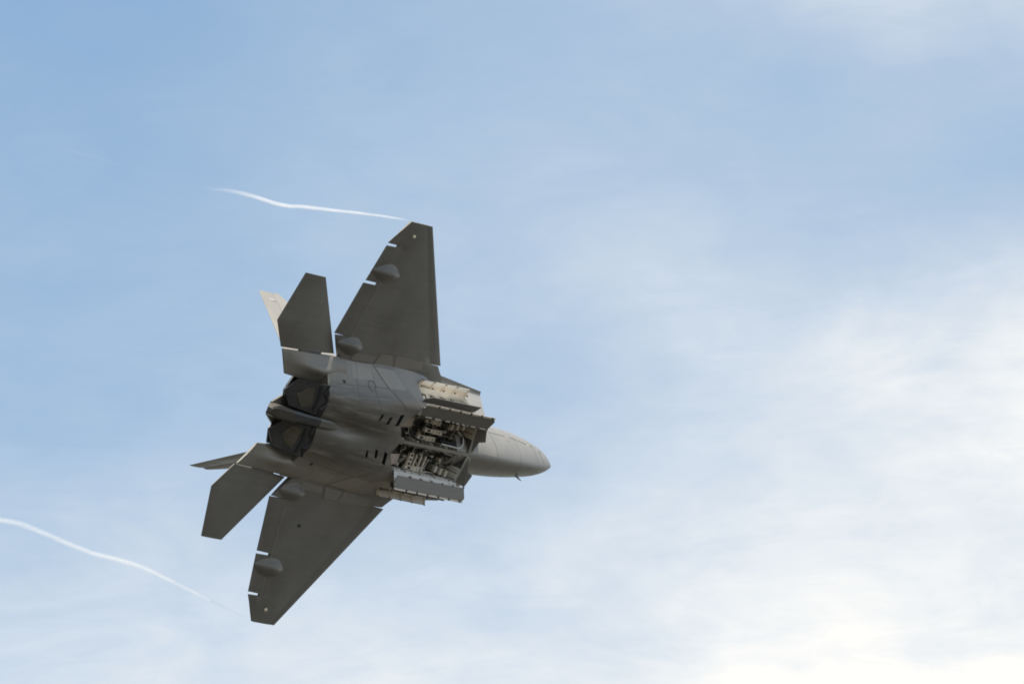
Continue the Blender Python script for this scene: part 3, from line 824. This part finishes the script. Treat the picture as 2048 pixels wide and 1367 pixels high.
def build_side_bay(sg):
    (yu, zu), (yl, zl) = SB; nx, nz = SBN[0]*.985, SBN[1]*.985; s0, s1 = SB_S[0]+.004, SB_S[1]-.004
    V = []
    for s in (s0, s1): V += [(s, sg*(yu-.002), zu), (s, sg*(yl-.002), zl), (s, sg*(yl+nx), zl+nz+.004), (s, sg*(yu+nx), zu+nz-.004)]
    F = [(0, 3, 2, 1), (4, 5, 6, 7), (3, 7, 6, 2), (0, 4, 7, 3), (1, 2, 6, 5)]
    bay = mk('side_bay', V, F, 'white', jet)
    def on_wall(s, t, d):      # t 0 top..1 bottom on the back wall, d metres out from it
        y = lerp(yu, yl, t) + nx*(1 - d/0.27); z = lerp(zu, zl, t) + nz*(1 - d/0.27); return (s, sg*y, z)
    for i in range(4):
        s = 7.55 + i*.62
        tube('bracket', [on_wall(s, .05, .02), on_wall(s-.05, .22, .1), on_wall(s-.12, .42, .05)], .022, 'dark' if i % 2 else 'steel', bay, 6)
        box('bracket', on_wall(s+.05, .18, .05), (.05, .03, .03), 'dark', bay)
    # missile launcher tray at the front
    for i in range(7):
        c = on_wall(7.15 + .11*i, .35 + .09*(i % 3), .07)
        box('equipment_box', c, (.045, .035, .045), ['steel', 'dark', 'olive', 'white'][i % 4], bay, .006)
    tube('rail', [on_wall(7.1, .3, .1), on_wall(7.9, .42, .1)], .03, 'steel', bay, 8)
    tube('rail', [on_wall(8.2, .75, .08), on_wall(9.8, .75, .08)], .028, 'white', bay, 8)
    tube('cable', smooth_path([on_wall(7.05, .1, .1), on_wall(7.02, .5, .22), on_wall(7.03, .9, .27)], 5), .008, 'dark', bay, 6)
    # upper door: opened outwards, pale ribbed inside turned down
    up = plate('bay_door', [(10.10, sg*1.70, -.372), (10.0, sg*1.985, -.465), (7.02, sg*1.985, -.465), (6.98, sg*1.70, -.372)], .03, ['cream', 'skin', 'skin'], jet, dirn=(0, 0, 1))
    for i in range(5):
        s = 9.93 - i*.70
        if i == 4: s = 7.06
        plate('rib', [(s+.03, sg*1.71, -.377), (s+.03, sg*1.975, -.464), (s-.03, sg*1.975, -.464), (s-.03, sg*1.71, -.377)], .025, 'cream', up, dirn=(0, 0, -1))
        box('latch', (s, sg*1.972, -.492), (.03, .016, .014), 'olive', up)
        box('latch', (s-.1, sg*1.75, -.405), (.05, .02, .016), 'dark', up)
    for t0, t1, m in ((.55, .98, 'white'),):
        for i in range(4):
            a = 9.88 - i*.70; b = 9.26 - i*.70
            if i == 3: b = 7.10
            pa = lambda t: (lerp(1.70, 1.985, t), lerp(-.372, -.465, t)-.004)
            plate('door_cell', [(a, sg*pa(t0)[0], pa(t0)[1]), (a, sg*pa(t1)[0], pa(t1)[1]), (b, sg*pa(t1)[0], pa(t1)[1]), (b, sg*pa(t0)[0], pa(t0)[1])], .008, m, up, dirn=(0, 0, -1))
    # lower door: skin turned to the ground, coloured darker for its shade
    lo = plate('bay_door', [(10.14, sg*1.375, -.885), (10.22, sg*1.47, -.945), (9.92, sg*1.60, -1.028), (6.90, sg*1.60, -1.028), (6.98, sg*1.375, -.885)], .025, ['door_dark', 'white', 'skin'], jet, dirn=(0, 0, 1))
    for i in range(4): box('hinge', (9.7-.8*i, sg*1.385, -.872), (.05, .02, .018), 'dark', lo)
for sg in (1, -1): build_side_bay(sg)

# dark boxes behind the belly vents
for sg in (1, -1):
    for v in VENTS:
        P = inset([(p[0], sg*p[1]) for p in vent_poly(*v)], .003); k = 4
        V = [(p[0], p[1], body_low(p[0], p[1])+.006) for p in P] + [(p[0], p[1], -.865) for p in P]
        mk('vent', V, [(4, 5, 6, 7)] + [(i, (i+1) % 4, 4+(i+1) % 4, 4+i) for i in range(4)], 'dark', fuselage)

# ------------------------------------------------------------------ panels, seams and markings draped on the underside
def drape(name, quad, mats, parent, off=0.006, nu=10, nv=10, low=body_low, sg=1):
    """patch with four (s,y) corners laid on the underside, standing off mm proud, with a skirt"""
    V = []; F = []
    for i in range(nu+1):
        for j in range(nv+1):
            u, v = i/nu, j/nv
            s = lerp(lerp(quad[0][0], quad[1][0], u), lerp(quad[3][0], quad[2][0], u), v); y = lerp(lerp(quad[0][1], quad[1][1], u), lerp(quad[3][1], quad[2][1], u), v)
            V.append((s, y, low(s, y)))
    e = 0.02; W_ = []
    for s, y, z in V:
        n = Vector((-(low(s+e, y)-low(s-e, y))/(2*e), -(low(s, y+e)-low(s, y-e))/(2*e), 1)).normalized()
        W_.append((s-n.x*off, sg*(y-n.y*off), z-n.z*off))
    V2 = [(s, sg*y, z+0.004) for s, y, z in V]; B = len(W_); w = nv+1
    for i in range(nu):
        for j in range(nv):
            a = i*w+j; F.append((a, a+1, a+w+1, a+w))
    rim = [i*w for i in range(nu+1)] + [nu*w+j for j in range(1, nv+1)] + [i*w+nv for i in range(nu-1, -1, -1)] + [j for j in range(nv-1, 0, -1)]
    for a, b in zip(rim, rim[1:]+rim[:1]): F.append((a, b, B+b, B+a))
    return mk(name, W_+V2, F, mats, parent, 40)

def ribbon(name, pts, wd, mats, parent, sg=1, low=body_low, off=0.007):
    P = []
    for a, b in zip(pts, pts[1:]):
        n = max(2, int(math.dist(a, b)/0.06)); P += [(lerp(a[0], b[0], i/n), lerp(a[1], b[1], i/n)) for i in range(n)]
    P.append(pts[-1]); V = []; F = []; e = .02
    for i, p in enumerate(P):
        a = P[max(0, i-1)]; b = P[min(len(P)-1, i+1)]; d = Vector((b[0]-a[0], b[1]-a[1])).normalized(); nr = Vector((-d.y, d.x))*wd/2
        for q in (1, -1):
            s, y = p[0]+nr.x*q, p[1]+nr.y*q
            n = Vector((-(low(s+e, y)-low(s-e, y))/(2*e), -(low(s, y+e)-low(s, y-e))/(2*e), 1)).normalized()
            z = low(s, y); V.append((s-n.x*off, sg*(y-n.y*off), z-n.z*off))
    for i in range(len(P)-1): F.append((2*i, 2*i+1, 2*i+3, 2*i+2))
    return mk(name, V, F, mats, parent, recalc=False)

def skin_low(s, y):
    """fuselage or wing underside, whichever hangs lower"""
    y = abs(y); zb = body_low(s, y) if y < 2.15 else 9
    zw = wzm(y)-whalf(s, y) if y > 1.8 else 9
    return min(zb, zw)
for sg in (1, -1):
    drape('landing_gear_door', [(12.60, 2.02), (12.42, 2.46), (11.72, 2.46), (11.46, 2.05)], 'panel_dark', jet, .008, 12, 12, skin_low, sg)
    drape('landing_gear_door', [(11.93, 1.50), (12.58, 2.00), (11.45, 2.03), (10.92, 1.55)], 'panel_light', jet, .010, 12, 12, skin_low, sg)
    drape('access_panel', [(11.78, 1.46), (10.98, 1.52), (10.30, 1.10), (11.05, 1.08)], 'panel_dark', fuselage, .005, 10, 10, body_low, sg)
    drape('access_panel', [(13.9, 1.55), (12.75, 1.62), (12.6, 1.98), (13.9, 1.93)], 'panel_light', fuselage, .004, 10, 8, skin_low, sg)
    drape('access_panel', [(13.95, 2.06), (12.70, 2.10), (12.62, 2.32), (13.80, 2.32)], 'panel_dark', wings[sg], .006, 10, 6, skin_low, sg)
    drape('access_panel', [(11.40, 2.12), (9.7, 2.2), (9.8, 2.45), (11.5, 2.5)], 'panel_dark', wings[sg], .006, 10, 6, skin_low, sg)
    for pts in ([(12.62, 2.02), (12.44, 2.47), (11.70, 2.48), (11.44, 2.05), (10.9, 1.55), (10.1, 1.08)], [(12.62, 2.02), (11.95, 1.5), (11.1, 1.05), (10.95, .95)],
                [(14.0, 1.06), (12.8, 1.2), (12.0, 1.27)], [(14.7, 1.30), (13.95, 1.36), (12.8, 1.45), (12.0, 1.5)],
                [(12.75, 2.0), (12.7, 1.2), (12.5, .95), (12.35, .35), (12.3, .02)], [(13.6, 2.0), (13.7, 1.2), (13.7, .9), (13.75, .3)], [(11.5, .95), (11.4, .4), (11.35, .02)]):
        ribbon('seam', pts, .013, 'line', fuselage, sg, skin_low if pts[0][1] > 1.5 else body_low)
    # leading-edge hinge seam and chordwise seams on the wing
    wing_ribbon('seam', [(wleh(2.46)-.008, 2.46), (wleh(6.77)-.008, 6.77)], .04, sg, 'line', wings[sg], .003)
    wing_ribbon('seam', [(13.72, 5.95), (13.05, 6.1), (12.75, 6.35), (12.85, 6.76)], .012, sg, 'edge', wings[sg], .003)
    wing_ribbon('seam', [(11.0, 3.2), (13.9, 3.25)], .010, sg, 'edge', wings[sg], .003)
    wing_ribbon('seam', [(12.1, 4.6), (13.8, 4.62)], .010, sg, 'edge', wings[sg], .003)
    wing_ribbon('seam', [(wteh(2.8)-.03, 2.8), (wteh(5.9)-.03, 5.9)], .022, sg, 'panel_light', wings[sg], .003)
    # round marking on the flank and a small fuel drain
    drape('drain_port', [(14.44, 1.36), (14.30, 1.36), (14.30, 1.44), (14.44, 1.44)], 'dark', fuselage, .006, 2, 2, body_low, sg)
    if sg < 0: continue
    ring = [(12.88+.20*math.cos(a*math.pi/12), 1.47+.13*math.sin(a*math.pi/12)) for a in range(25)]
    ribbon('insignia', ring, .035, 'insignia', fuselage, sg, skin_low, .011)
drape('drain_port', [(13.28, 3.43), (13.10, 3.43), (13.10, 3.53), (13.28, 3.53)], 'dark', wings[-1], .006, 2, 2, lambda s, y: wzm(y)-whalf(s, y), -1)

# nose: radome seam, air-data patch, blade aerial
ribbon('seam', [(1.55+.1*abs(y)/.6, y) for y in [-.55+.1*i for i in range(12)]], .012, 'skin', forebody, 1, fore_low, .004)
ribbon('seam', [(1.02, .40), (1.16, .44), (1.22, .36), (1.17, .25), (1.05, .13)], .03, 'line', forebody, 1, fore_low, .004)
ribbon('seam', [(2.9, -.65), (2.95, -.3), (3.0, 0), (2.95, .3), (2.9, .68)], .014, 'edge', forebody, 1, fore_low, .004)
ribbon('seam', [(4.6, -.7), (4.62, 0), (4.6, .72)], .014, 'edge', forebody, 1, fore_low, .004)
ribbon('seam', [(1.6, .52), (3.0, .66), (4.8, .72)], .012, 'edge', forebody, 1, fore_low, .004)
drape('access_panel', [(5.6, .12), (4.7, .10), (4.65, .42), (5.5, .45)], 'panel_light', forebody, .005, 8, 6, fore_low, 1)
drape('access_panel', [(3.6, .60), (3.3, .59), (3.25, .68), (3.55, .70)], 'panel_light', forebody, .005, 4, 4, fore_low, 1)
drape('sensor_window', [(2.02, .52), (1.92, .51), (1.90, .56), (2.0, .57)], 'panel_pale', forebody, .006, 3, 3, fore_low, 1)
plate('blade_aerial', [(2.08, -.50, -.36), (2.24, -.50, -.36), (2.19, -.54, -.46), (2.12, -.57, -.55), (2.09, -.57, -.55), (2.07, -.54, -.46)], .014, 'dark', jet, dirn=(0, 1, 0))

# ------------------------------------------------------------------ vapour trails off the wingtips
def vapour_material(name, dens, fade, path, rads, span):
    """thin mist, densest along the path's axis and fading to its rim and its far end"""
    m = bpy.data.materials.new(name); m.use_nodes = True; nt = m.node_tree; N = nt.nodes; L = nt.links
    for n in list(N): N.remove(n)
    out = N.new('ShaderNodeOutputMaterial'); pv = N.new('ShaderNodeVolumePrincipled')
    pv.inputs['Color'].default_value = (0.995, 0.995, 0.995, 1); pv.inputs['Anisotropy'].default_value = 0.0
    tc = N.new('ShaderNodeTexCoord')
    sep = N.new('ShaderNodeSeparateXYZ'); L.new(tc.outputs['Object'], sep.inputs[0])
    def math_(op, a, b=None, clamp=False):
        q = N.new('ShaderNodeMath'); q.operation = op; q.use_clamp = clamp
        for i, v in enumerate((a, b)):
            if v is None: continue
            if isinstance(v, (int, float)): q.inputs[i].default_value = v
            else: L.new(v, q.inputs[i])
        return q.outputs[0]
    u = math_('DIVIDE', sep.outputs[0], -span, True)
    def curve(pts, lo, hi):
        f = N.new('ShaderNodeFloatCurve'); c = f.mapping.curves[0]; L.new(u, f.inputs['Value'])
        pts = [(p, (v-lo)/(hi-lo)) for p, v in pts]
        c.points[0].location = pts[0]; c.points[1].location = pts[-1]
        for p in pts[1:-1]: c.points.new(*p)
        for p in c.points: p.handle_type = 'AUTO_CLAMPED'
        f.mapping.update()
        return math_('ADD', math_('MULTIPLY', f.outputs[0], hi-lo), lo)
    n = len(path)
    st = max(1, n//24)
    idx = sorted(set(list(range(0, n, st)) + [n-1]))
    yc = curve([(path[i][0]/span, -path[i][1]) for i in idx], -4.0, 4.0)
    zc = curve([(path[i][0]/span, path[i][2]) for i in idx], -4.0, 4.0)
    rc = curve([(path[i][0]/span, rads[i]) for i in idx], 0.0, 0.5)
    dy = math_('SUBTRACT', sep.outputs[1], yc); dz = math_('SUBTRACT', sep.outputs[2], zc)
    r2 = math_('DIVIDE', math_('ADD', math_('MULTIPLY', dy, dy), math_('MULTIPLY', dz, dz)), math_('MULTIPLY', rc, rc))
    fall = math_('POWER', math_('SUBTRACT', 1.0, r2, True), 1.5)
    fd = curve(fade, 0.0, 1.0)
    mp = N.new('ShaderNodeMapping'); mp.inputs['Scale'].default_value = (0.45, 6, 6); L.new(tc.outputs['Object'], mp.inputs[0])
    nz = N.new('ShaderNodeTexNoise'); nz.inputs['Scale'].default_value = 1.5; nz.inputs['Detail'].default_value = 4; L.new(mp.outputs[0], nz.inputs['Vector'])
    rr = N.new('ShaderNodeMapRange'); rr.inputs[1].default_value = 0.35; rr.inputs[2].default_value = 0.65; rr.inputs[3].default_value = 0.6; rr.inputs[4].default_value = 1.35
    L.new(nz.outputs['Fac'], rr.inputs[0])
    d = math_('MULTIPLY', math_('MULTIPLY', fall, fd), math_('MULTIPLY', rr.outputs[0], dens))
    L.new(d, pv.inputs['Density']); L.new(pv.outputs[0], out.inputs['Volume'])
    return m

def trail(pts, rads, dens, fade, label):
    """pts in jet coordinates (s, y, z) starting at the wingtip; object origin at the wingtip, X forward"""
    P = smooth_path(pts, 8); n = len(P); r = []
    for i in range(n):
        t = i/(n-1)*(len(rads)-1); k = min(int(t), len(rads)-2); r.append(lerp(rads[k], rads[k+1], t-k))
    o0 = Vector(pts[0]); P = [p - o0 for p in P]
    mat = vapour_material('wingtip_vapour', dens, fade, [tuple(p) for p in P], r, P[-1].x)
    V, F = tube_geo(P, [q*1.04 for q in r], 14)
    o = mk('vapour_trail', V, F, mat, None, 60)
    o.matrix_world = JET_M @ Matrix.Translation(Vector((-o0.x, -o0.y, o0.z)))
    o['label'] = label; o['category'] = 'vapour trail'; o['group'] = 'vapour trails off the wingtips'
    return o
RT = [(13.74, 6.783, -0.124), (14.343, 6.772, -0.143), (15.613, 6.731, -0.197), (16.883, 6.676, -0.262), (18.153, 6.615, -0.333), (19.423, 6.555, -0.408), (20.692, 6.496, -0.487), (21.645, 6.433, -0.558), (22.438, 6.442, -0.59), (23.391, 6.492, -0.612), (24.502, 6.521, -0.654), (25.454, 6.509, -0.71), (26.407, 6.456, -0.789), (27.677, 6.43, -0.876), (29.264, 6.439, -0.971), (30.534, 6.463, -1.044), (31.803, 6.543, -1.094), (33.073, 6.637, -1.142), (34.184, 6.676, -1.208), (35.296, 6.689, -1.29), (36.248, 6.689, -1.369)]
LT = [(13.74, -6.77, -0.09), (14.661, -6.631, -0.057), (15.613, -6.488, -0.025), (16.565, -6.351, 0.002), (17.518, -6.214, 0.026), (18.47, -6.07, 0.051), (19.423, -5.927, 0.073), (20.375, -5.797, 0.087), (21.169, -5.726, 0.078), (22.28, -5.663, 0.046), (23.55, -5.611, -0.003), (24.819, -5.488, -0.024), (26.407, -5.303, -0.04), (27.677, -5.152, -0.057), (28.629, -5.084, -0.094), (29.581, -5.077, -0.162), (30.851, -5.056, -0.252), (32.438, -5.019, -0.366)]
trail(RT, [.02, .045, .058, .066, .075, .08, .085, .085, .088, .09, .09, .09, .085, .08, .07, .07, .06], 8.0,
      [(0, .35), (.08, .9), (.2, 1), (.34, .9), (.42, .65), (.48, .34), (.53, .1), (.58, .015), (.66, 0), (.78, .0), (.84, .018), (.93, .03), (1, 0)],
      'short white vapour trail off the upper wingtip, breaking up at its far end')
trail(LT, [.02, .04, .058, .07, .08, .09, .097, .103, .108, .112, .117, .12, .12], 5.0,
      [(0, .25), (.12, .45), (.3, .8), (.45, .85), (.6, .6), (.8, .5), (1, .45)],
      'long white vapour trail off the lower wingtip, running out at the left edge')
